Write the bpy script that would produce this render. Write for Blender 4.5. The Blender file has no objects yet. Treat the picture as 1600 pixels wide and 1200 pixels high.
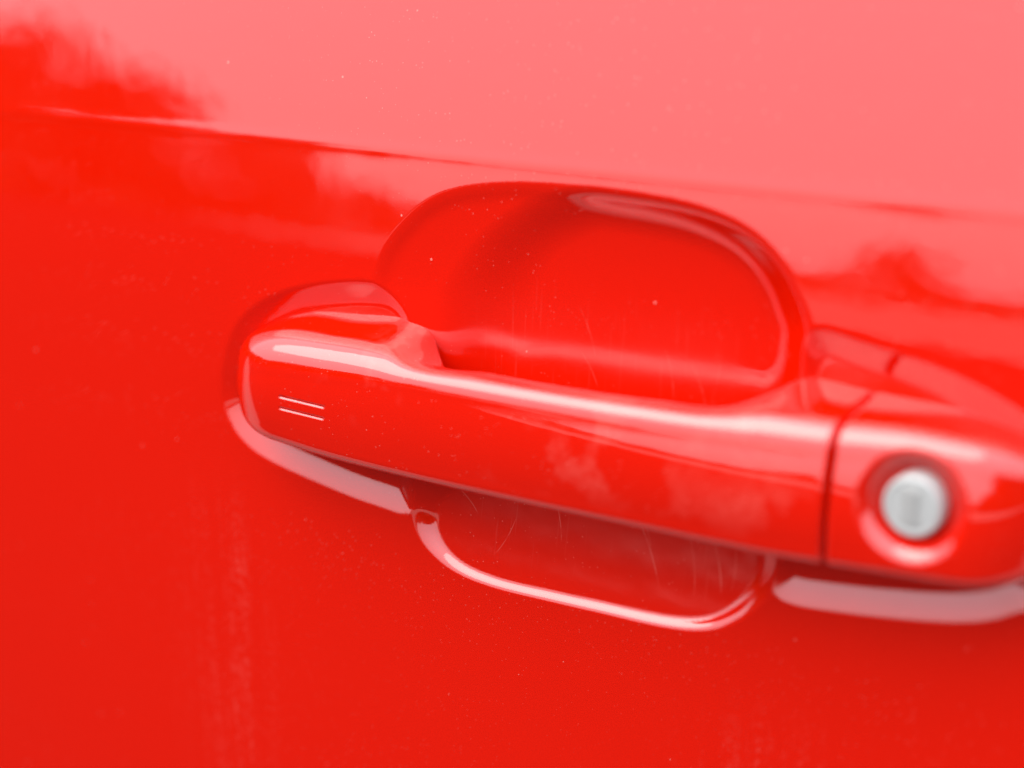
import bpy, bmesh, math, random
import numpy as np
from mathutils import Vector

S = bpy.context.scene
COL = S.collection
H = 0.95                      # height of the handle above the ground, metres
MM = 0.001

# ------------------------------------------------------------------ camera
YAW, PITCH, DIST = math.radians(33.0), math.radians(16.5), 0.360
cam_d = bpy.data.cameras.new('camera')
cam = bpy.data.objects.new('camera', cam_d)
COL.objects.link(cam)
fwd = Vector((-math.sin(YAW) * math.cos(PITCH), math.cos(YAW) * math.cos(PITCH), -math.sin(PITCH)))
cam.location = Vector((0, 0, H)) - fwd * DIST
cam.rotation_euler = fwd.to_track_quat('-Z', 'Y').to_euler()
cam_d.sensor_width = 36.0
cam_d.lens = 58.5
cam_d.clip_start = 0.01
cam_d.clip_end = 3000.0
cam_d.dof.use_dof = True
focus = Vector((-0.040, -0.013, H - 0.004))
cam_d.dof.focus_distance = (focus - cam.location).dot(fwd)
cam_d.dof.aperture_fstop = 5.0
cam_d.dof.aperture_blades = 0
S.camera = cam

# ------------------------------------------------------------------ sky, sun, exposure
SUN_EL, SUN_AZ = math.radians(54.0), math.radians(42.0)   # azimuth to the left of straight out from the door
w = bpy.data.worlds.new('World')
S.world = w
w.use_nodes = True
nt = w.node_tree
nt.nodes.clear()
out = nt.nodes.new('ShaderNodeOutputWorld')
bg = nt.nodes.new('ShaderNodeBackground')
sky = nt.nodes.new('ShaderNodeTexSky')
sky.sky_type = 'NISHITA'
sky.sun_disc = False
sky.sun_elevation = SUN_EL
sky.altitude = 0.0
sky.air_density = 1.0
sky.dust_density = 4.0
sky.ozone_density = 1.0
sun_dir = Vector((-math.sin(SUN_AZ) * math.cos(SUN_EL), -math.cos(SUN_AZ) * math.cos(SUN_EL), math.sin(SUN_EL)))
sky.sun_rotation = math.atan2(sun_dir.x, sun_dir.y)
# thin high overcast: the brightness of a cloud layer grows evenly from horizon to zenith
tc = nt.nodes.new('ShaderNodeTexCoord')
sep = nt.nodes.new('ShaderNodeSeparateXYZ')
nt.links.new(tc.outputs['Generated'], sep.inputs[0])
mr = nt.nodes.new('ShaderNodeMapRange')
mr.inputs['From Min'].default_value = 0.0
mr.inputs['From Max'].default_value = 1.0
mr.inputs['To Min'].default_value = 12.0
mr.inputs['To Max'].default_value = 28.0
nt.links.new(sep.outputs['Z'], mr.inputs['Value'])
cl = nt.nodes.new('ShaderNodeCombineColor')
for k, f in enumerate((1.0, 1.01, 1.08)):
    m = nt.nodes.new('ShaderNodeMath'); m.operation = 'MULTIPLY'; m.inputs[1].default_value = f
    nt.links.new(mr.outputs[0], m.inputs[0]); nt.links.new(m.outputs[0], cl.inputs[k])
mx = nt.nodes.new('ShaderNodeMix'); mx.data_type = 'RGBA'
mx.inputs['Factor'].default_value = 0.62
nt.links.new(sky.outputs[0], mx.inputs['A'])
nt.links.new(cl.outputs[0], mx.inputs['B'])
nt.links.new(mx.outputs['Result'], bg.inputs['Color'])
bg.inputs['Strength'].default_value = 0.10
nt.links.new(bg.outputs[0], out.inputs[0])

sl = bpy.data.lights.new('sun', 'SUN')
sl.energy = 1.4
sl.angle = math.radians(58.0)
sl.color = (1.0, 0.96, 0.91)
so = bpy.data.objects.new('sun', sl)
so.rotation_euler = (-sun_dir).to_track_quat('-Z', 'Y').to_euler()
COL.objects.link(so)

S.view_settings.view_transform = 'Standard'
S.view_settings.look = 'None'
S.view_settings.exposure = 0.68
S.view_settings.gamma = 1.0
S.view_settings.use_curve_mapping = False
S.render.engine = 'CYCLES'
S.cycles.max_bounces = 10
S.cycles.glossy_bounces = 6
S.cycles.diffuse_bounces = 4

# ------------------------------------------------------------------ helpers
def link(o, parent=None, **props):
    COL.objects.link(o)
    if parent is not None:
        o.parent = parent
    for k, v in props.items():
        o[k] = v
    return o

def spline(xs, ys):
    """Monotone-friendly cubic Hermite interpolation through the points."""
    xs = np.asarray(xs, float); ys = np.asarray(ys, float)
    h = np.diff(xs); d = np.diff(ys) / h
    m = np.zeros_like(xs)
    m[1:-1] = np.where(d[:-1] * d[1:] > 0, (d[:-1] * h[1:] + d[1:] * h[:-1]) / (h[:-1] + h[1:]), 0.5 * (d[:-1] + d[1:]) * 0.6)
    m[0], m[-1] = d[0], d[-1]
    def f(x):
        x = np.asarray(x, float)
        xc = np.clip(x, xs[0], xs[-1])
        i = np.clip(np.searchsorted(xs, xc, side='right') - 1, 0, len(xs) - 2)
        t = (xc - xs[i]) / h[i]
        r = ((1 + 2 * t) * (1 - t) ** 2 * ys[i] + t * (1 - t) ** 2 * h[i] * m[i]
             + t * t * (3 - 2 * t) * ys[i + 1] + t * t * (t - 1) * h[i] * m[i + 1])
        return r + np.where(x < xs[0], (x - xs[0]) * m[0], 0) + np.where(x > xs[-1], (x - xs[-1]) * m[-1], 0)
    return f

def closed_curve(pts, n=14):
    """Centripetal Catmull-Rom through a closed outline."""
    p = np.asarray(pts, float); N = len(p); outp = []
    for i in range(N):
        p0, p1, p2, p3 = p[i - 1], p[i], p[(i + 1) % N], p[(i + 2) % N]
        t0 = 0.0
        t1 = t0 + max(np.linalg.norm(p1 - p0), 1e-6) ** 0.5
        t2 = t1 + max(np.linalg.norm(p2 - p1), 1e-6) ** 0.5
        t3 = t2 + max(np.linalg.norm(p3 - p2), 1e-6) ** 0.5
        for k in range(n):
            t = t1 + (t2 - t1) * k / n
            a1 = (t1 - t) / (t1 - t0) * p0 + (t - t0) / (t1 - t0) * p1
            a2 = (t2 - t) / (t2 - t1) * p1 + (t - t1) / (t2 - t1) * p2
            a3 = (t3 - t) / (t3 - t2) * p2 + (t - t2) / (t3 - t2) * p3
            b1 = (t2 - t) / (t2 - t0) * a1 + (t - t0) / (t2 - t0) * a2
            b2 = (t3 - t) / (t3 - t1) * a2 + (t - t1) / (t3 - t1) * a3
            outp.append((t2 - t) / (t2 - t1) * b1 + (t - t1) / (t2 - t1) * b2)
    return np.array(outp)

def smooth_closed(p, it):
    for _ in range(it):
        p = 0.25 * np.roll(p, 1, 0) + 0.5 * p + 0.25 * np.roll(p, -1, 0)
    return p

def inside_distance(P, poly):
    """Signed distance, positive inside the outline. P: (n,2)."""
    a = poly; b = np.roll(poly, -1, 0)
    best = np.full(len(P), 1e18); ins = np.zeros(len(P), bool)
    for (ax, az), (bx, bz) in zip(a, b):
        ex, ez = bx - ax, bz - az
        l2 = ex * ex + ez * ez
        if l2 < 1e-12:
            continue
        px, pz = P[:, 0] - ax, P[:, 1] - az
        t = np.clip((px * ex + pz * ez) / l2, 0, 1)
        best = np.minimum(best, (px - t * ex) ** 2 + (pz - t * ez) ** 2)
        cond = (az > P[:, 1]) != (bz > P[:, 1])
        if abs(ez) > 1e-12:
            ins ^= cond & (P[:, 0] < ex * (P[:, 1] - az) / ez + ax)
    d = np.sqrt(best)
    return np.where(ins, d, -d)

def profile(knots):
    """Depth as a function of inside distance from (distance, slope) knots."""
    ks = np.asarray(knots, float)
    s = np.linspace(0, ks[-1, 0], 800)
    g = np.interp(s, ks[:, 0], ks[:, 1])
    k = np.hanning(41); k /= k.sum()
    g = np.convolve(np.pad(g, 20, mode='edge'), k, 'valid')
    d = np.concatenate([[0], np.cumsum(0.5 * (g[1:] + g[:-1]) * np.diff(s))])
    return lambda x: np.interp(x, s, d, left=0.0, right=d[-1])

def mesh_obj(name, verts, faces, mat, parent=None, normals=None, smooth=True):
    me = bpy.data.meshes.new(name)
    verts = np.asarray(verts, np.float32); faces = np.asarray(faces, np.int32)
    me.vertices.add(len(verts)); me.vertices.foreach_set('co', verts.ravel())
    nf, k = faces.shape
    me.loops.add(nf * k); me.loops.foreach_set('vertex_index', faces.ravel())
    me.polygons.add(nf)
    me.polygons.foreach_set('loop_start', np.arange(0, nf * k, k, dtype=np.int32))
    me.update(calc_edges=True)
    me.polygons.foreach_set('use_smooth', np.full(nf, smooth))
    me.validate()
    if normals is not None:
        me.normals_split_custom_set_from_vertices([tuple(n) for n in normals])
    me.materials.append(mat)
    o = bpy.data.objects.new(name, me)
    return link(o, parent)

# ------------------------------------------------------------------ materials
class NG:
    """Short-hand for building a node tree."""
    def __init__(s, name):
        s.m = bpy.data.materials.new(name); s.m.use_nodes = True
        s.t = s.m.node_tree; s.t.nodes.clear()
        s.out = s.t.nodes.new('ShaderNodeOutputMaterial')
        s.b = s.t.nodes.new('ShaderNodeBsdfPrincipled')
        s.t.links.new(s.b.outputs[0], s.out.inputs[0])
    def put(s, sock, v):
        if isinstance(v, bpy.types.NodeSocket):
            s.t.links.new(v, sock)
        elif v is not None:
            sock.default_value = v
    def math(s, op, a, b=None, c=None, clamp=False):
        n = s.t.nodes.new('ShaderNodeMath'); n.operation = op; n.use_clamp = clamp
        for i, v in enumerate((a, b, c)):
            if v is not None:
                s.put(n.inputs[i], v)
        return n.outputs[0]
    def noise(s, vec, scale, detail=2.0, rough=0.5):
        n = s.t.nodes.new('ShaderNodeTexNoise'); s.put(n.inputs['Vector'], vec)
        n.inputs['Scale'].default_value = scale; n.inputs['Detail'].default_value = detail
        n.inputs['Roughness'].default_value = rough
        return n.outputs[0]
    def voronoi(s, vec, scale):
        n = s.t.nodes.new('ShaderNodeTexVoronoi'); s.put(n.inputs['Vector'], vec)
        n.inputs['Scale'].default_value = scale
        return n.outputs['Distance'], n.outputs['Color']
    def ramp(s, v, a, b, lo=0.0, hi=1.0):
        n = s.t.nodes.new('ShaderNodeMapRange'); n.interpolation_type = 'SMOOTHSTEP'
        s.put(n.inputs['Value'], v)
        n.inputs['From Min'].default_value = a; n.inputs['From Max'].default_value = b
        n.inputs['To Min'].default_value = lo; n.inputs['To Max'].default_value = hi
        return n.outputs[0]
    def mix(s, f, a, b):
        n = s.t.nodes.new('ShaderNodeMix'); n.data_type = 'RGBA'
        s.put(n.inputs['Factor'], f); s.put(n.inputs['A'], a); s.put(n.inputs['B'], b)
        return n.outputs['Result']
    def coord(s):
        return s.t.nodes.new('ShaderNodeTexCoord').outputs['Object']
    def mapping(s, vec, scale=(1, 1, 1), loc=(0, 0, 0)):
        n = s.t.nodes.new('ShaderNodeMapping'); s.put(n.inputs['Vector'], vec)
        n.inputs['Scale'].default_value = scale; n.inputs['Location'].default_value = loc
        return n.outputs[0]
    def sepxyz(s, vec):
        n = s.t.nodes.new('ShaderNodeSeparateXYZ'); s.put(n.inputs[0], vec)
        return n.outputs
    def bump(s, h, dist, strength=1.0, normal=None):
        n = s.t.nodes.new('ShaderNodeBump'); s.put(n.inputs['Height'], h)
        n.inputs['Distance'].default_value = dist; n.inputs['Strength'].default_value = strength
        if normal is not None:
            s.put(n.inputs['Normal'], normal)
        return n.outputs[0]

def paint(name, scratches=(), streaks=False, specks=1.0, mottle=False, worn=0.0):
    g = NG(name)
    co = g.coord()
    red = (0.63, 0.0066, 0.0003, 1)
    dust_c = (0.80, 0.30, 0.24, 1)
    # fine settled dust, two sizes of specks
    d1, c1 = g.voronoi(co, 260.0)
    pick1 = g.math('GREATER_THAN', g.sepxyz(c1)[0], 0.80)
    size1 = g.math('MULTIPLY', g.sepxyz(c1)[1], 0.085)
    sp1 = g.math('MULTIPLY', g.math('LESS_THAN', d1, size1), pick1)
    d2, c2 = g.voronoi(co, 1100.0)
    pick2 = g.math('GREATER_THAN', g.sepxyz(c2)[0], 0.55)
    patch = g.ramp(g.noise(co, 10.0, 3.0), 0.36, 0.62)
    sp2 = g.math('MULTIPLY', g.math('LESS_THAN', d2, g.math('MULTIPLY', g.sepxyz(c2)[1], 0.16)), pick2)
    sp2 = g.math('MULTIPLY', sp2, g.math('MULTIPLY_ADD', patch, 0.6, 0.08))
    x, y, z = g.sepxyz(co)
    sp2 = g.math('MULTIPLY', sp2, g.ramp(z, -0.04, 0.02, 0.45, 1.2))
    dirt_mottle = g.math('MULTIPLY', g.math('ADD', g.math('MULTIPLY', sp1, 0.55), sp2, clamp=True), specks)
    film = None
    if streaks:
        x, y, z = g.sepxyz(co)
        st = g.noise(g.mapping(co, (260.0, 1.0, 9.0)), 1.0, 3.0, 0.6)
        grain = g.noise(co, 700.0, 2.0)
        st = g.math('MULTIPLY', g.ramp(st, 0.42, 0.75), g.ramp(grain, 0.40, 0.66))
        band = None
        for cx, wd, z0 in ((-0.086, 0.012, -0.030), (0.068, 0.016, -0.052)):
            e = g.math('DIVIDE', g.math('SUBTRACT', x, cx), wd)
            e = g.math('EXPONENT', g.math('MULTIPLY', g.math('MULTIPLY', e, e), -1.0))
            e = g.math('MULTIPLY', e, g.ramp(z, z0 - 0.035, z0, 1.0, 0.0))
            band = e if band is None else g.math('ADD', band, e, clamp=True)
        film = g.math('MULTIPLY', g.math('MULTIPLY', st, band), 0.13)
        dirt_mottle = g.math('ADD', dirt_mottle, film, clamp=True)
    for (x0, z0, x1, z1, wdt, amt) in scratches:
        x, y, z = g.sepxyz(co)
        L = math.hypot(x1 - x0, z1 - z0); ux, uz = (x1 - x0) / L, (z1 - z0) / L
        dx = g.math('SUBTRACT', x, x0); dz = g.math('SUBTRACT', z, z0)
        t = g.math('ADD', g.math('MULTIPLY', dx, ux), g.math('MULTIPLY', dz, uz))
        n = g.math('ADD', g.math('MULTIPLY', dx, -uz), g.math('MULTIPLY', dz, ux))
        # slight bow
        tt = g.math('DIVIDE', t, L)
        bow = g.math('MULTIPLY', g.math('MULTIPLY', tt, g.math('SUBTRACT', 1.0, tt)), L * 0.22)
        n = g.math('ABSOLUTE', g.math('SUBTRACT', n, bow))
        along = g.math('MULTIPLY', g.ramp(tt, 0.0, 0.25), g.ramp(tt, 0.75, 1.0, 1.0, 0.0))
        f = g.math('MULTIPLY', g.math('MULTIPLY', g.ramp(n, wdt * 0.25, wdt * 0.85, 1.0, 0.0), along), amt * 0.45)
        f = g.math('MULTIPLY', f, g.ramp(g.noise(co, 420.0, 2.0), 0.35, 0.55, 0.25, 1.0))
        dirt_mottle = g.math('ADD', dirt_mottle, f, clamp=True)
    if worn:
        # finger-worn centre of the recess
        x, y, z = g.sepxyz(co)
        wr = g.math('MULTIPLY', g.math('MULTIPLY', g.ramp(x, -0.026, -0.010), g.ramp(x, 0.046, 0.058, 1.0, 0.0)), g.ramp(z, 0.014, 0.028, 1.0, 0.0))
        wr = g.math('MULTIPLY', wr, g.ramp(g.noise(co, 60.0, 2.0), 0.2, 0.8, 0.85, 1.0))
        wr = g.math('MULTIPLY', wr, g.ramp(z, -0.030, -0.008, 0.35, 1.0))
        zone = g.math('MULTIPLY', g.math('MULTIPLY', g.ramp(x, -0.020, 0.0), g.ramp(x, 0.050, 0.060, 1.0, 0.0)), g.math('MULTIPLY', g.ramp(z, -0.046, -0.036), g.ramp(z, 0.010, 0.026, 1.0, 0.0)))
        for ang, off in ((0.25, 0.0), (-0.45, 3.1), (0.75, 6.7)):
            mp = g.t.nodes.new('ShaderNodeMapping'); g.put(mp.inputs['Vector'], co)
            mp.inputs['Rotation'].default_value = (0, ang, 0); mp.inputs['Scale'].default_value = (1900.0, 1.0, 55.0); mp.inputs['Location'].default_value = (off, 0, off)
            hair = g.ramp(g.noise(mp.outputs[0], 1.0, 0.0), 0.74, 0.80)
            dirt_mottle = g.math('ADD', dirt_mottle, g.math('MULTIPLY', g.math('MULTIPLY', hair, zone), 0.03), clamp=True)
    if mottle:
        # pale, slightly rougher noise patches along the grip
        mot = g.math('MULTIPLY', g.ramp(g.noise(co, 75.0, 3.0, 0.55), 0.50, 0.60), g.ramp(g.noise(g.mapping(co, (1, 1, 1), (0.3, 0.1, 0.2)), 34.0, 1.0), 0.42, 0.60))
        x, y, z = g.sepxyz(co)
        mot = g.math('MULTIPLY', mot, g.math('MULTIPLY', g.ramp(x, -0.050, -0.020), g.ramp(z, -0.018, -0.008)))
        mot = g.math('MULTIPLY', mot, g.ramp(g.noise(co, 500.0, 2.0), 0.3, 0.6, 0.6, 1.0))
        dirt_mottle = g.math('ADD', dirt_mottle, g.math('MULTIPLY', mot, 0.10), clamp=True)
    g.put(g.b.inputs['Base Color'], g.mix(dirt_mottle, red, dust_c))
    g.b.inputs['Roughness'].default_value = 0.45
    g.b.inputs['Specular IOR Level'].default_value = 0.0
    g.b.inputs['Coat Weight'].default_value = 1.0
    g.b.inputs['Coat IOR'].default_value = 1.88
    g.put(g.b.inputs['Coat Roughness'], g.math('MULTIPLY_ADD', dirt_mottle, 0.35, g.math('MULTIPLY_ADD', wr, worn, 0.015) if worn else 0.015))
    # orange peel of the lacquer, and the relief of the specks
    peel = g.noise(co, 130.0, 1.0)
    nb = g.bump(peel, 0.000028, 1.0)
    fine = g.noise(co, 1500.0, 1.0)
    nb2 = g.bump(fine, 0.0000015, 1.0, nb)
    nb3 = g.bump(sp1, 0.00012, 0.6, nb2)
    g.put(g.b.inputs['Normal'], nb3)
    g.put(g.b.inputs['Coat Normal'], nb3)
    return g.m

def mm(*s):
    return tuple((a * MM, b * MM, c * MM, d * MM, e * MM, f) for a, b, c, d, e, f in s)

cup_scratches = mm(
    (27, -22, 37, -40, 0.16, 0.55), (30, -24, 34, -32, 0.14, 0.4), (9, -25, 12, -35, 0.14, 0.5),
    (0, -31, -5, -41, 0.13, 0.4), (48, -27, 51, -38, 0.22, 0.5), (53, -27, 53, -37, 0.18, 0.4),
    (42, -26, 45, -40, 0.12, 0.35), (12, 18, 17, 6, 0.13, 0.35), (13, 8, 18, 0, 0.12, 0.3),
    (33, 12, 36, 0, 0.16, 0.3), (39, 10, 44, -2, 0.18, 0.3), (46, 14, 44, 0, 0.14, 0.25),
    (-16, -28, -10, -33, 0.18, 0.35))
M_panel = paint('red_lacquer_panel', streaks=True)
M_cup = paint('red_lacquer_recess', scratches=cup_scratches, specks=1.0, worn=0.15)
M_paint = paint('red_lacquer', specks=0.8)
M_grip = paint('red_lacquer_grip', specks=0.8, mottle=True)

g = NG('satin_metal')
co = g.coord()
br = g.noise(g.mapping(co, (3000.0, 3000.0, 160.0)), 1.0, 2.0)
g.put(g.b.inputs['Base Color'], g.mix(g.ramp(br, 0.3, 0.7), (0.42, 0.43, 0.415, 1), (0.49, 0.49, 0.475, 1)))
g.b.inputs['Metallic'].default_value = 0.15
g.put(g.b.inputs['Roughness'], g.ramp(br, 0.2, 0.8, 0.5, 0.62))
g.put(g.b.inputs['Normal'], g.bump(br, 0.00002, 0.4))
M_metal = g.m

g = NG('dull_slot_metal'); co = g.coord()
g.put(g.b.inputs['Base Color'], g.mix(g.noise(co, 900.0, 2.0), (0.40, 0.40, 0.38, 1), (0.48, 0.475, 0.46, 1)))
g.b.inputs['Metallic'].default_value = 0.3
g.b.inputs['Roughness'].default_value = 0.5
M_slot = g.m

# ------------------------------------------------------------------ surroundings (seen only as reflections in the lacquer)
def ground_mat(name, c0, c1, scale, rough):
    g = NG(name); co = g.coord()
    n = g.noise(co, scale, 8.0, 0.65)
    n2 = g.noise(co, scale * 40, 3.0, 0.6)
    g.put(g.b.inputs['Base Color'], g.mix(g.math('MULTIPLY_ADD', n2, 0.4, g.math('MULTIPLY', n, 0.6)), c0, c1))
    g.b.inputs['Roughness'].default_value = rough
    g.b.inputs['Specular IOR Level'].default_value = 0.0
    g.put(g.b.inputs['Normal'], g.bump(n2, 0.004, 0.5))
    return g.m

M_conc = ground_mat('pale_concrete', (0.15, 0.138, 0.12, 1), (0.24, 0.225, 0.20, 1), 0.25, 0.9)
M_pave = ground_mat('pavement_concrete', (0.12, 0.114, 0.104, 1), (0.18, 0.172, 0.16, 1), 1.5, 0.9)
M_asph = ground_mat('asphalt', (0.009, 0.009, 0.010, 1), (0.020, 0.019, 0.018, 1), 0.6, 0.9)

def sheet(name, pts, z, mat, **kw):
    me = bpy.data.meshes.new(name)
    me.from_pydata([(x, y, z) for x, y in pts], [], [tuple(range(len(pts)))])
    me.materials.append(mat)
    return link(bpy.data.objects.new(name, me), None, **kw)

sheet('ground', [(-900, -900), (900, -900), (900, 900), (-900, 900)], 0.0, M_conc, kind='structure')
sheet('road', [(-300, -190.0), (0, -10.5), (300, -13.5), (300, 8.0), (-300, 8.0)], 0.004, M_asph, kind='structure')
sheet('pavement', [(-40, -0.72), (40, -0.72), (40, 3.0), (-40, 3.0)], 0.008, M_pave, kind='structure')

# far wood all round the open ground: one mass of leaf clumps over trunks
g = NG('far_foliage'); co = g.coord()
g.put(g.b.inputs['Base Color'], g.mix(g.noise(co, 0.8, 4.0), (0.022, 0.042, 0.014, 1), (0.055, 0.080, 0.028, 1)))
g.b.inputs['Roughness'].default_value = 0.8
M_leaf = g.m
rng = np.random.default_rng(5)

def wood():
    V, Fc = [], []
    def blob(c, r, n):
        d = rng.normal(size=(n, 3)); d /= np.linalg.norm(d, axis=1)[:, None]
        p = c + d * (r * rng.uniform(0.45, 1.0, (n, 1))) * np.array([1, 1, 0.85])
        for q in p:
            a = rng.normal(size=3); a /= np.linalg.norm(a)
            b = np.cross(a, rng.normal(size=3)); b /= np.linalg.norm(b)
            s = r * rng.uniform(0.14, 0.34)
            k = len(V)
            V.extend([q - a * s, q + b * s * .7, q + a * s, q - b * s * .7]); Fc.append((k, k + 1, k + 2, k + 3))
    # azimuth (deg left of straight out from the door) -> elevation of the tree tops (deg)
    el = spline([-180, -120, -60, -30, -15, 0, 12, 16.5, 18.8, 21.2, 28, 36, 39, 41.5, 44, 50, 56, 64, 72, 84, 120, 180],
                [6, 6, 9, 10, 5, 1.0, 0.4, 0.4, 2.6, 0.4, 0.5, 1.4, 2.6, 5.5, 7.6, 8.4, 8.4, 9, 9, 8, 6, 6])
    az = -180.0
    while az < 180.0:
        dist = 38.0 * rng.uniform(0.9, 1.15)
        step = rng.uniform(1.0, 1.8)
        top = 0.95 + dist * math.tan(math.radians(max(0.2, float(el(az)) * rng.uniform(0.88, 1.04))))
        a = math.radians(az)
        if not (95 < abs(az) < 180 and False):
            cx, cy = -math.sin(a) * dist, -math.cos(a) * dist
            r = min(1.6, max(0.45, top * 0.32))
            zc = r * 0.6
            while zc < top:
                blob(np.array([cx + rng.normal() * .5, cy + rng.normal() * .5, min(zc, top - r * .7)]), r, 80)
                zc += r * 1.0
        az += step * (0.7 if top < 2.5 else 1.0)
    return V, Fc
V, Fc = wood()
fw = mesh_obj('far_wood', V, Fc, M_leaf, smooth=False)
fw['kind'] = 'stuff'

# ------------------------------------------------------------------ the door
BASE = -0.52                                   # bottom edge of the door below the handle
door = bpy.data.objects.new('car_door', None)
door.empty_display_size = 0.1
door.location = (0, 0, H + BASE)
link(door, None, label='glossy red car door with its body-coloured pull handle and round silver key lock',
     category='car door')

def child(o, parent_offset=True):
    if parent_offset:
        o.location = (0, 0, -BASE)
    return o

# outlines on the door face, millimetres from the picture's centre point (x along the car, z up)
cup_pts = [(-38.6, 19.0), (-35.7, 26.2), (-31.1, 31.9), (-24.9, 37.2), (-18.0, 40.4), (-8.0, 42.7), (3.5, 43.9), (14.4, 44.1),
           (26.4, 43.9), (36.6, 43.3), (45.1, 41.9), (52.1, 39.6), (57.6, 36.3), (61.9, 32.1), (65.0, 27.7), (67.6, 22.5),
           (69.0, 14.0), (69.2, 2.0), (68.8, -10.0), (67.6, -22.0), (65.4, -31.0), (60.2, -38.2), (55.1, -42.4), (49.3, -45.3), (40.4, -46.9),
           (24.8, -47.4), (8.5, -47.9), (-5.2, -48.0), (-15.7, -46.4), (-23.8, -41.8), (-28.4, -35.2), (-30.2, -28.5),
           (-32.5, -18.0), (-35.0, -6.0), (-37.4, 6.0), (-38.6, 13.0)]
basin_pts = cup_pts[7:30] + [(-28.2, -35.2), (-29.4, -28.5), (-27.6, -18.0), (-26.0, -4.0), (-24.4, 7.0), (-21.2, 17.0), (-16.6, 25.0), (-10.4, 32.0), (-2.0, 38.5), (6.0, 42.0)]
left_pts = [(-85.6, -14.5), (-84.2, -6.5), (-80.4, 2.2), (-72.7, 9.1), (-62.4, 13.8), (-48.9, 17.1), (-38.5, 18.2), (-32.0, 17.0),
            (-26.0, 12.0), (-23.0, 0.0), (-24.5, -18.0), (-25.0, -30.0), (-25.2, -35.2), (-29.0, -36.6), (-33.8, -36.3), (-43.2, -35.5), (-54.8, -33.8),
            (-66.7, -31.7), (-75.0, -29.2), (-81.0, -25.2), (-84.6, -20.0)]
right_pts = [(62.0, 10.0), (64.0, 19.0), (69.2, 22.4), (77.7, 21.1), (91.5, 18.9), (102.5, 15.6), (109.8, 12.1), (118.0, 6.5),
             (123.5, -0.5), (125.5, -8.0), (123.5, -17.0), (118.0, -23.5), (113.1, -26.4), (108.6, -29.0), (101.4, -31.4), (88.9, -33.6),
             (75.7, -35.2), (66.5, -35.6), (62.5, -33.6), (61.0, -28.0), (61.0, -10.0)]
def outline(p, it=3):
    return smooth_closed(closed_curve(p, 8), it)
CUP, BASIN, LEFT, RIGHT = outline(cup_pts, 8), outline(basin_pts, 8), outline(left_pts, 4), outline(right_pts, 4)
p_cup = profile([(0, 0), (0.25, 0.12), (0.7, 0.42), (3.6, 1.15), (6.0, 1.25), (60.0, 1.25)])
p_rim = profile([(0, 0), (0.4, 0.16), (2.6, 0.30), (5.0, 0.10), (14.0, 0.06), (25.0, 0.0)])
p_seat = profile([(0, 0), (0.3, 0.06), (1.6, 0.32), (5.6, 0.36), (6.2, 0.18), (6.8, 0.0)])

# curvature of the door skin: tilt of the surface (degrees, leaning back positive) against height
tz = [-520, -330, -150, -70, 0, 20, 33, 44, 45.6, 46.2, 46.8, 48.2, 50.0, 54, 80, 140, 250]
tt = [-9, -5, -2.2, 0.2, 3.4, 5.4, 6.9, 7.6, 6.6, 5.2, 7.0, 11.2, 10.0, 9.7, 10.2, 13, 19]
zz = np.arange(-540, 270, 0.05)
sl_ = np.tan(np.radians(np.interp(zz, tz, tt)))
k = np.hanning(19); k /= k.sum()
sl_ = np.convolve(np.pad(sl_, 9, mode='edge'), k, 'valid')
yy = np.cumsum(sl_) * 0.05
yy -= np.interp(0, zz, yy)
def skin(x, z):
    return np.interp(z, zz, yy) + 1.2e-5 * x * x      # the door also bows very slightly along its length

def lines(a, d0, d1, b, step):
    dense = np.arange(d0, d1 + 1e-6, step)
    def run(s, e):
        out_, h, p = [], step, s
        sg = 1 if e > s else -1
        while sg * (e - p) > 0:
            h = min(h * 1.25, 12.0); p += sg * h
            out_.append(min(p, e) if sg > 0 else max(p, e))
        return out_
    return np.array(sorted(run(d0, a)) + list(dense) + run(d1, b))
gx = lines(-820, -95, 132, 420, 0.42)
gz = lines(-505, -62, 60, 205, 0.42)
X, Z = np.meshgrid(gx, gz)
P = np.c_[X.ravel(), Z.ravel()]
box = (P[:, 0] > -92) & (P[:, 0] < 130) & (P[:, 1] > -54) & (P[:, 1] < 50)
dist = [np.full(len(P), -50.0) for _ in range(4)]
for dd, poly in zip(dist, (CUP, LEFT, RIGHT, BASIN)):
    dd[box] = inside_distance(P[box], poly)
sg = dist[3].reshape(X.shape)
gz_, gx_ = np.gradient(sg, gz, gx)
up = (gz_ / (np.hypot(gz_, gx_) + 1e-9)).ravel()        # +1 along the lower lip, -1 under the top edge
lr = (gx_ / (np.hypot(gz_, gx_) + 1e-9)).ravel()       # +1 along the left wall
kk_ = np.interp(up, [-1, -0.7, 0, 0.5, 0.9, 1], [0.74, 0.70, 0.62, 0.85, 1.2, 1.28]) * (1.0 - np.interp(lr, [0, 0.9], [0.0, 1.0]) * np.interp(P[:, 1], [-22, 6], [0.12, 0.45]))
ks_ = np.interp(up, [-0.2, 0.9], [4.0, 0.38])
def soften(v, n=15):
    v = v.reshape(X.shape); kz = np.hanning(n + 2)[1:-1]; kz /= kz.sum()
    for ax in (0, 1):
        v = np.apply_along_axis(lambda r: np.convolve(np.pad(r, n // 2, mode='edge'), kz, 'valid'), ax, v)
    return v.ravel()
kk_, ks_ = soften(kk_), soften(ks_)
bowl = p_cup(dist[3] * kk_) + p_rim(dist[0]) * np.interp(P[:, 1], [-26, 4], [0, 1])
floor_y = spline([-60, -46, -38, -25, -10, 5, 20, 35, 60], [-2.6, -0.7, 0.8, 3.1, 5.2, 6.6, 7.3, 7.6, 7.6])(P[:, 1])
fl_d = np.maximum(floor_y - skin(P[:, 0], P[:, 1]), 0.4)
hh = np.clip(0.5 + 0.5 * (fl_d - bowl) / ks_, 0, 1)
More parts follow.
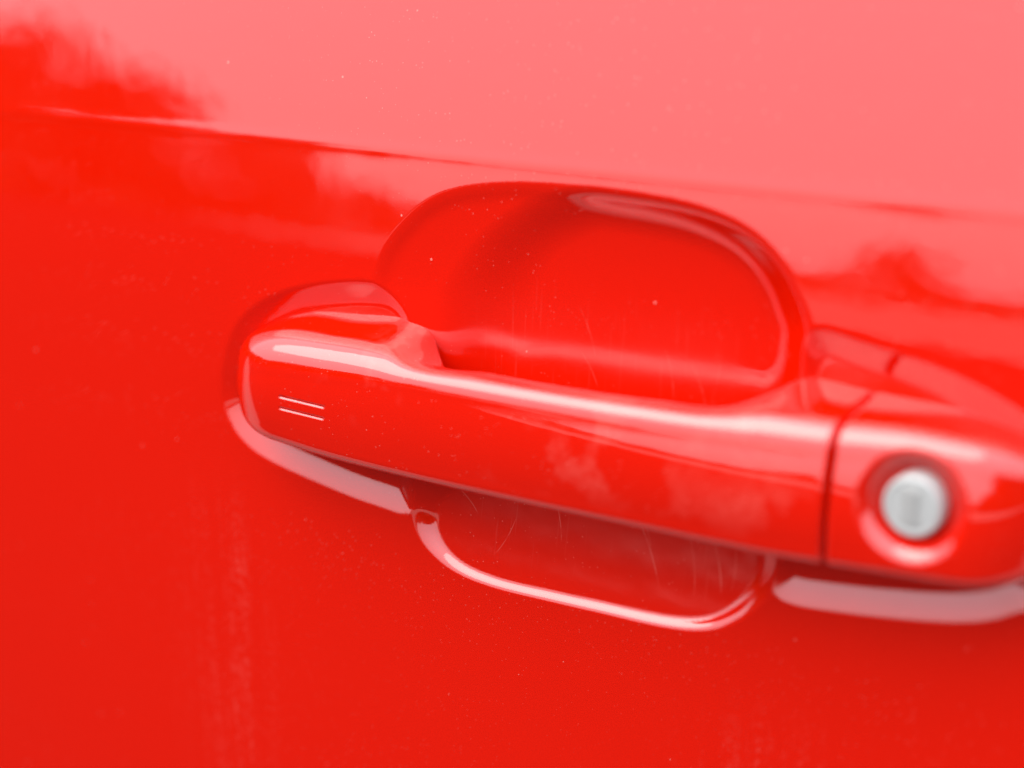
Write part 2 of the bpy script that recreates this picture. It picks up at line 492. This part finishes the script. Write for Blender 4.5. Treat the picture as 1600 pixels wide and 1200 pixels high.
hc = np.where(dist[0] > 0, fl_d * (1 - hh) + bowl * hh - ks_ * hh * (1 - hh), 0.0)
hc = np.maximum(hc, 0)
lean = 0.065 * np.clip(P[:, 1] - 1.0, 0, 30)          # the seats stand upright although the skin leans back
deeper = np.interp(P[:, 1], [-8, 4], [1.0, 1.25])
hl = p_seat(dist[1]) * deeper + lean * np.interp(dist[1], [0.5, 6.5], [0, 1])
hr = p_seat(dist[2]) * deeper + lean * np.interp(dist[2], [0.5, 6.5], [0, 1])
def smax(a, b, kk):
    h = np.clip(0.5 + 0.5 * (a - b) / kk, 0, 1)
    return b * (1 - h) + a * h + kk * h * (1 - h) - 0.0
def smax0(a, b, kk):
    """soft union of two depths which stays exactly zero where both are zero"""
    m = np.minimum(a, b)
    return np.maximum(a, b) + (smax(a, b, kk) - np.maximum(a, b)) * np.clip(m / 0.8, 0, 1)
depth = smax0(smax0(hc, hl, 0.7), hr, 0.9)
Y = skin(P[:, 0], P[:, 1]) + depth
G = Y.reshape(X.shape)
dYdz, dYdx = np.gradient(G, gz, gx)
N = np.stack([dYdx, -np.ones_like(G), dYdz], -1)
N /= np.linalg.norm(N, axis=-1)[..., None]
Vd = np.c_[P[:, 0], Y, P[:, 1]] * MM
Nd = N.reshape(-1, 3)
nx, nz = len(gx), len(gz)
I = np.arange(nx * nz).reshape(nz, nx)
Q = np.stack([I[:-1, :-1], I[:-1, 1:], I[1:, 1:], I[1:, :-1]], -1).reshape(-1, 4)
# which part each face belongs to
cx = P[Q].mean(1)
fd = [d[Q].mean(1) for d in dist]
fh = [h[Q].mean(1) for h in (hc, hl, hr)]
region = np.zeros(len(Q), int)
region[fd[1] > -0.4] = 2
region[fd[2] > -0.4] = 3
region[(fd[0] > -0.4) & (fh[0] >= fh[1]) & (fh[0] >= fh[2])] = 1
def sub(name, r, mat):
    q = Q[region == r]
    used, inv = np.unique(q, return_inverse=True)
    return child(mesh_obj(name, Vd[used], inv.reshape(-1, 4), mat, door, Nd[used]))
panel = sub('door_panel', 0, M_panel)
sub('finger_recess', 1, M_cup)['label'] = 'deep scooped finger recess behind the pull handle'
sub('mounting_recess', 2, M_paint)['label'] = 'shallow recess around the rounded front end of the handle'
sub('mounting_recess', 3, M_paint)['label'] = 'shallow recess around the lock cover'

# folded edge of the door skin all round
edge = np.concatenate([I[0, :], I[1:, -1], I[-1, -2::-1], I[-2:0:-1, 0]])
ring = [Vd[edge]]
cen = np.array([-0.2, 0.0, -0.15])
for a in np.linspace(0.2, 1.0, 7):
    q = Vd[edge].copy()
    off = 0.006 * math.sin(a * math.pi / 2)
    dirx = np.sign(q[:, 0] - cen[0]) * ((np.abs(P[edge][:, 0] - gx[0]) < 1e-6) | (np.abs(P[edge][:, 0] - gx[-1]) < 1e-6))
    dirz = np.sign(q[:, 2] - cen[2]) * ((np.abs(P[edge][:, 1] - gz[0]) < 1e-6) | (np.abs(P[edge][:, 1] - gz[-1]) < 1e-6))
    q[:, 0] += dirx * off; q[:, 2] += dirz * off
    q[:, 1] += 0.006 * (1 - math.cos(a * math.pi / 2))
    ring.append(q)
q = ring[-1].copy(); q[:, 1] += 0.03
ring.append(q)
n = len(edge); vv = np.concatenate(ring); ff = []
for r in range(len(ring) - 1):
    for i in range(n):
        j = (i + 1) % n
        ff.append((r * n + i, (r + 1) * n + i, (r + 1) * n + j, r * n + j))
child(mesh_obj('door_edge', vv, ff, M_paint, door))

# ------------------------------------------------------------------ handle
def quadbez(a, b, c, n):
    t = np.linspace(0, 1, n, endpoint=False)[:, None]
    return (1 - t) ** 2 * a + 2 * t * (1 - t) * b + t * t * c

# sample counts round a section: front, front-top corner, top, back-top corner, back, back-bottom corner, bottom, front-bottom corner
CNT = (84, 26, 40, 14, 18, 12, 30, 20)
NSEC = sum(CNT)
def section(yf_t, yf_b, yb, zt_f, zt_b, zb, r_ft, r_fb, r_bt, r_bb, bulge):
    FB, FT = np.array([yf_b, zb]), np.array([yf_t, zt_f])
    BT, BB = np.array([yb, zt_b]), np.array([yb, zb + 0.5])
    c = [FB, FT, BT, BB]; r = [r_fb, r_ft, r_bt, r_bb]
    tin, tout = [], []
    for i in range(4):
        a, b, d = c[i - 1], c[i], c[(i + 1) % 4]
        l1, l2 = np.linalg.norm(a - b), np.linalg.norm(d - b)
        k1 = min(r[i], 0.48 * l1); k2 = min(r[i], 0.48 * l2)
        tin.append(b + (a - b) / max(l1, 1e-9) * k1); tout.append(b + (d - b) / max(l2, 1e-9) * k2)
    segs = []
    order = [(0, 1, 'e'), (1, 1, 'c'), (1, 2, 'e'), (2, 2, 'c'), (2, 3, 'e'), (3, 3, 'c'), (3, 0, 'e'), (0, 0, 'c')]
    for (i, j, kind), cnt in zip(order, CNT):
        if kind == 'e':
            t = np.linspace(0, 1, cnt, endpoint=False)[:, None]
            p = tout[i] * (1 - t) + tin[j] * t
            if i == 0:
                p = p + np.array([[-1.0, 0.0]]) * bulge * (1 - (2 * t - 1) ** 2)
        else:
            p = quadbez(tin[i], c[i], tout[i], cnt)
        segs.append(p)
    p = np.concatenate(segs)
    for _ in range(14):
        p = 0.25 * np.roll(p, 1, 0) + 0.5 * p + 0.25 * np.roll(p, -1, 0)
    return p

f_yf = spline([-58, -40, -17, 10, 40, 82, 100, 118], [-14.0, -15.2, -16.6, -17.6, -18.0, -18.0, -17.8, -16.8])
f_zt = spline([-80, -57, -17, 10, 33, 53, 80, 95, 106, 118], [2.2, 4.0, 5.2, 5.9, 6.4, 7.0, 8.4, 9.6, 9.6, 8.4])
f_ztb = spline([-80, -66, -56, -45, -33, -25, -20, 0, 40, 56, 62, 66, 80, 95, 106, 118],
               [3.8, 6.2, 8.8, 9.8, 10.6, 9.4, 5.2, 4.1, 4.7, 6.2, 9.4, 11.6, 10.9, 9.8, 7.8, 5.5])
f_zb = spline([-80, -56, -40, -15, 11, 36, 56, 70, 80, 94, 106, 118], [-19.0, -20.4, -21.0, -20.8, -20.3, -19.8, -19.5, -19.2, -18.6, -17.7, -17.0, -16.0])
f_yb = spline([-90, -28.0, -25.0, -21.0, -17.5, -15.0, -13.0, -9, 30, 44, 52, 58, 62, 66, 70, 90],
              [7.0, 7.0, 6.0, 2.6, -0.6, -2.8, -3.8, -4.4, -5.2, -5.0, -4.0, -2.0, 1.4, 5.0, 7.0, 7.0])

f_lean = spline([-80, -30, 20, 60, 78, 92, 120], [0.3, 0.5, 0.9, 1.6, 2.2, 3.0, 3.0])
f_bulge = spline([-80, -30, 20, 60, 80, 120], [0.45, 0.5, 0.75, 0.95, 0.9, 0.7])
LOCK = (95.9, -3.5)
p_well = spline([0, 5.6, 6.2, 7.0, 9.0, 10.0, 10.8, 12], [4.6, 4.6, 4.3, 3.5, 1.0, 0.25, 0.0, 0.0])
GROOVES = ((-54.0, -39.5, -8.0), (-54.0, -39.7, -10.75))

def groove_depth(x, z):
    """Narrow engraved lines: a steep upper flank and a sloping lower one."""
    d = np.zeros(np.broadcast(x, z).shape)
    for x0, x1, zc in GROOVES:
        u = z - zc
        prof = np.where(u > 0, np.clip(1 - u / 0.45, 0, 1), np.clip(1 + u / 0.5, 0, 1))
        prof = prof * prof * (3 - 2 * prof)
        ends = np.clip((x - x0) / 0.8, 0, 1) * np.clip((x1 - x) / 0.8, 0, 1)
        d = np.maximum(d, 0.34 * prof * ends)
    return d

def sweep(stations, end, pad=None):
    """stations: list of (x, inset, side): inset shrinks the section for the eased edge at the seam."""
    rings = []
    for x, inset in stations:
        xs = x
        e = 1.0; ey = 1.0
        if end < 0 and x < -57.0:
            u = (-57.0 - x) / 22.5
            e = max(1e-3, 1 - u ** 2.5) ** (1 / 2.5); ey = max(1e-3, 1 - u ** 2.1) ** (1 / 2.0)
        if end > 0 and x > 105.0:
            u = (x - 105.0) / 19.0
            e = max(1e-3, 1 - u ** 2.5) ** (1 / 2.5); ey = max(1e-3, 1 - u ** 2.1) ** (1 / 2.0)
        yf, yb = float(f_yf(xs)), float(f_yb(xs))
        zt, ztb, zb = float(f_zt(xs)), float(f_ztb(xs)), float(f_zb(xs))
        zm = 0.5 * (zt + zb) + (0.6 if end < 0 else 0.0)
        zt, ztb, zb = zm + (zt - zm) * e, zm + (ztb - zm) * e, zm + (zb - zm) * e
        yf = 8.0 + (yf - 8.0) * ey
        if pad is not None:
            yf = pad[0]; yb = 9.0; zt = ztb = ztb - 0.1
            p = section(yf, yf, yb, zt + pad[1], ztb + pad[1], zb - pad[1], 0.5, 0.5, 0.5, 0.5, 0.0)
            rings.append(np.c_[np.full(NSEC, x), p])
            continue
        base = np.clip((yb - (-5.0)) / 8.0, 0, 1)
        lean, blg = float(f_lean(xs)) * ey, float(f_bulge(xs)) * ey
        p = section(yf + lean, yf - 0.1, yb, zt, ztb, zb, float(np.interp(xs, [-60, -40, -15], [7.6, 7.0, 5.4])), 3.6, 3.4 - 0.4 * base, 2.5, blg)
        if inset > 0:
            c = p.mean(0); d = p - c; l = np.linalg.norm(d, axis=1)[:, None]
            # move every point inwards along its own normal
            t = np.roll(p, -1, 0) - np.roll(p, 1, 0); t /= np.linalg.norm(t, axis=1)[:, None] + 1e-9
            nrm = np.c_[-t[:, 1], t[:, 0]]
            nrm *= np.sign((nrm * d).sum(1))[:, None]
            p = p - nrm * inset
        rings.append(np.c_[np.full(NSEC, x), p])
    return np.array(rings)

def build_sweep(name, rings, parent, mat):
    m, k, _ = rings.shape
    v = rings.reshape(-1, 3)
    i = np.arange(m * k).reshape(m, k)
    j = np.roll(i, -1, 1)
    f = np.stack([i[:-1], i[1:], j[1:], j[:-1]], -1).reshape(-1, 4)
    # end caps as fans of quads (k is even)
    c0, c1 = len(v), len(v) + 1
    v = np.concatenate([v, rings[0].mean(0)[None], rings[-1].mean(0)[None]])
    caps = []
    for a in range(0, k, 2):
        caps.append((c0, i[0, a], i[0, (a + 1) % k], i[0, (a + 2) % k]))
        caps.append((c1, i[-1, (a + 2) % k], i[-1, (a + 1) % k], i[-1, a]))
    f = np.concatenate([f, np.array(caps)])
    return child(mesh_obj(name, v * MM, f, mat, parent), parent is door), v

def ease(x0, sign, r=0.9, n=7):
    """eased edge at the seam: stations from the flat end to full section"""
    return [(x0 + sign * r * (1 - math.cos(a)), r * (1 - math.sin(a))) for a in np.linspace(0, math.pi / 2, n)]

th = np.linspace(math.pi / 2 * 0.985, 0, 44)
xl = [(-57.0 - 22.5 * math.sin(a), 0.0) for a in th]
body = list(np.arange(-56.9, -38.0, 0.2)) + list(np.arange(-38.0, -28, 0.45)) + list(np.arange(-28, -12, 0.28)) + list(np.arange(-12, 40, 0.8)) + list(np.arange(40, 77.8, 0.5))
SEAM0, SEAM1 = 79.6, 80.5
st = xl + [(x, 0.0) for x in body] + [(78.2, 0.0)] + ease(SEAM0, -1)[::-1]
rg = sweep(st, -1)
front = np.zeros(NSEC, bool); front[:CNT[0]] = True; front[-CNT[-1]:] = True
gd = groove_depth(rg[..., 0], rg[..., 2]) * front[None]
rg[..., 1] += gd
handle, _ = build_sweep('door_handle', rg, door, M_grip)
handle['label'] = 'red pull handle bar with two short engraved lines near its rounded end'

# lining of the two engraved lines, following the grooves
for x0, x1, zc in GROOVES:
    ii = np.where((rg[:, 0, 0] > x0 + 0.1) & (rg[:, 0, 0] < x1 - 0.1))[0]
    mid = rg[ii[len(ii) // 2], :CNT[0]]
    jj = np.where(np.abs(mid[:, 2] - zc) < 0.78)[0]
    pp = rg[np.ix_(ii, jj)].copy(); pp[..., 1] -= 0.015
    a, b = len(ii), len(jj)
    q = np.arange(a * b).reshape(a, b)
    f = np.stack([q[:-1, :-1], q[1:, :-1], q[1:, 1:], q[:-1, 1:]], -1).reshape(-1, 4)
    o = mesh_obj('engraved_line', pp.reshape(-1, 3) * MM, f, M_paint, handle)

# lock cover
th = np.linspace(0, math.pi / 2 * 0.985, 44)
st = ease(SEAM1, 1) + [(x, 0.0) for x in np.arange(81.7, 109.0, 0.24)] + [(x, 0.0) for x in np.arange(109.2, 122.0 - 0.3, 0.3)]
st = [s for s in st if s[0] < 105.0] + [(105.0 + 19.0 * math.sin(a), 0.0) for a in np.linspace(0, math.pi / 2 * 0.985, 90)]
rc = sweep(st, 1)
rad = np.hypot(rc[..., 0] - LOCK[0], rc[..., 2] - LOCK[1])
front[:CNT[0] + CNT[1] + 8] = True
wd = np.where(front[None] & (rad < 11.9), np.maximum(p_well(rad + 0.15), 0), 0.0)
# flat-bottomed well: floor lies on one plane
rc[..., 1] += wd
cover, _ = build_sweep('lock_cover', rc, door, M_paint)
cover['label'] = 'red cover piece with a dished well round the key lock'

# key cylinder, turned from a profile, with a vertical key slot
yface = float(f_yf(LOCK[0])) - 0.3 + 1.7
def turned(name, prof, mat, parent, sx=1.0, n=72):
    v = [(LOCK[0], prof[0][1], LOCK[1])]; f = []
    for r, y in prof[1:]:
        for i in range(n):
            a = 2 * math.pi * i / n
            v.append((LOCK[0] + sx * r * math.cos(a), y, LOCK[1] + r * math.sin(a)))
    bm = bmesh.new(); bv = [bm.verts.new(np.array(p) * MM) for p in v]
    for i in range(n):
        bm.faces.new((bv[0], bv[1 + i], bv[1 + (i + 1) % n]))
    for k_ in range(len(prof) - 2):
        for i in range(n):
            a, b = 1 + k_ * n + i, 1 + k_ * n + (i + 1) % n
            bm.faces.new((bv[a], bv[a + n], bv[b + n], bv[b]))
    bmesh.ops.recalc_face_normals(bm, faces=bm.faces)
    for fc in bm.faces:
        fc.smooth = True
    me = bpy.data.meshes.new(name); bm.to_mesh(me); bm.free(); me.materials.append(mat)
    return child(link(bpy.data.objects.new(name, me), parent), False)
cyl_prof = [(0, yface), (1.5, yface), (3.0, yface), (3.95, yface + 0.0), (4.15, yface + 0.03), (4.25, yface + 0.16), (4.40, yface + 0.16),
            (4.52, yface + 0.0), (5.3, yface + 0.03), (5.55, yface + 0.2), (5.7, yface + 0.5), (5.75, yface + 1.1), (5.75, yface + 6)]
turned('key_cylinder', cyl_prof, M_metal, cover, 0.96)['label'] = 'round satin silver key cylinder'
bm = bmesh.new()
def slot_part(bm, x0, x1, z0, z1, y0, y1, bev):
    r = bmesh.ops.create_cube(bm, size=1.0)
    for v in r['verts']:
        v.co = Vector((LOCK[0] + (x0 + x1) / 2 + v.co.x * (x1 - x0), (y0 + y1) / 2 + v.co.y * (y1 - y0), LOCK[1] + (z0 + z1) / 2 + v.co.z * (z1 - z0))) * MM
    bmesh.ops.bevel(bm, geom=[e for e in bm.edges if any(v in r['verts'] for v in e.verts)], offset=bev * MM, segments=3, affect='EDGES')
slot_part(bm, -0.95, 0.95, -3.3, 3.3, yface - 0.32, yface + 0.6, 0.12)
slot_part(bm, -1.75, 1.75, -3.55, 3.55, yface - 0.05, yface + 0.6, 0.04)
me = bpy.data.meshes.new('key_slot_shutter'); bm.to_mesh(me); bm.free(); me.materials.append(M_slot)
o = link(bpy.data.objects.new('key_slot_shutter', me), cover)
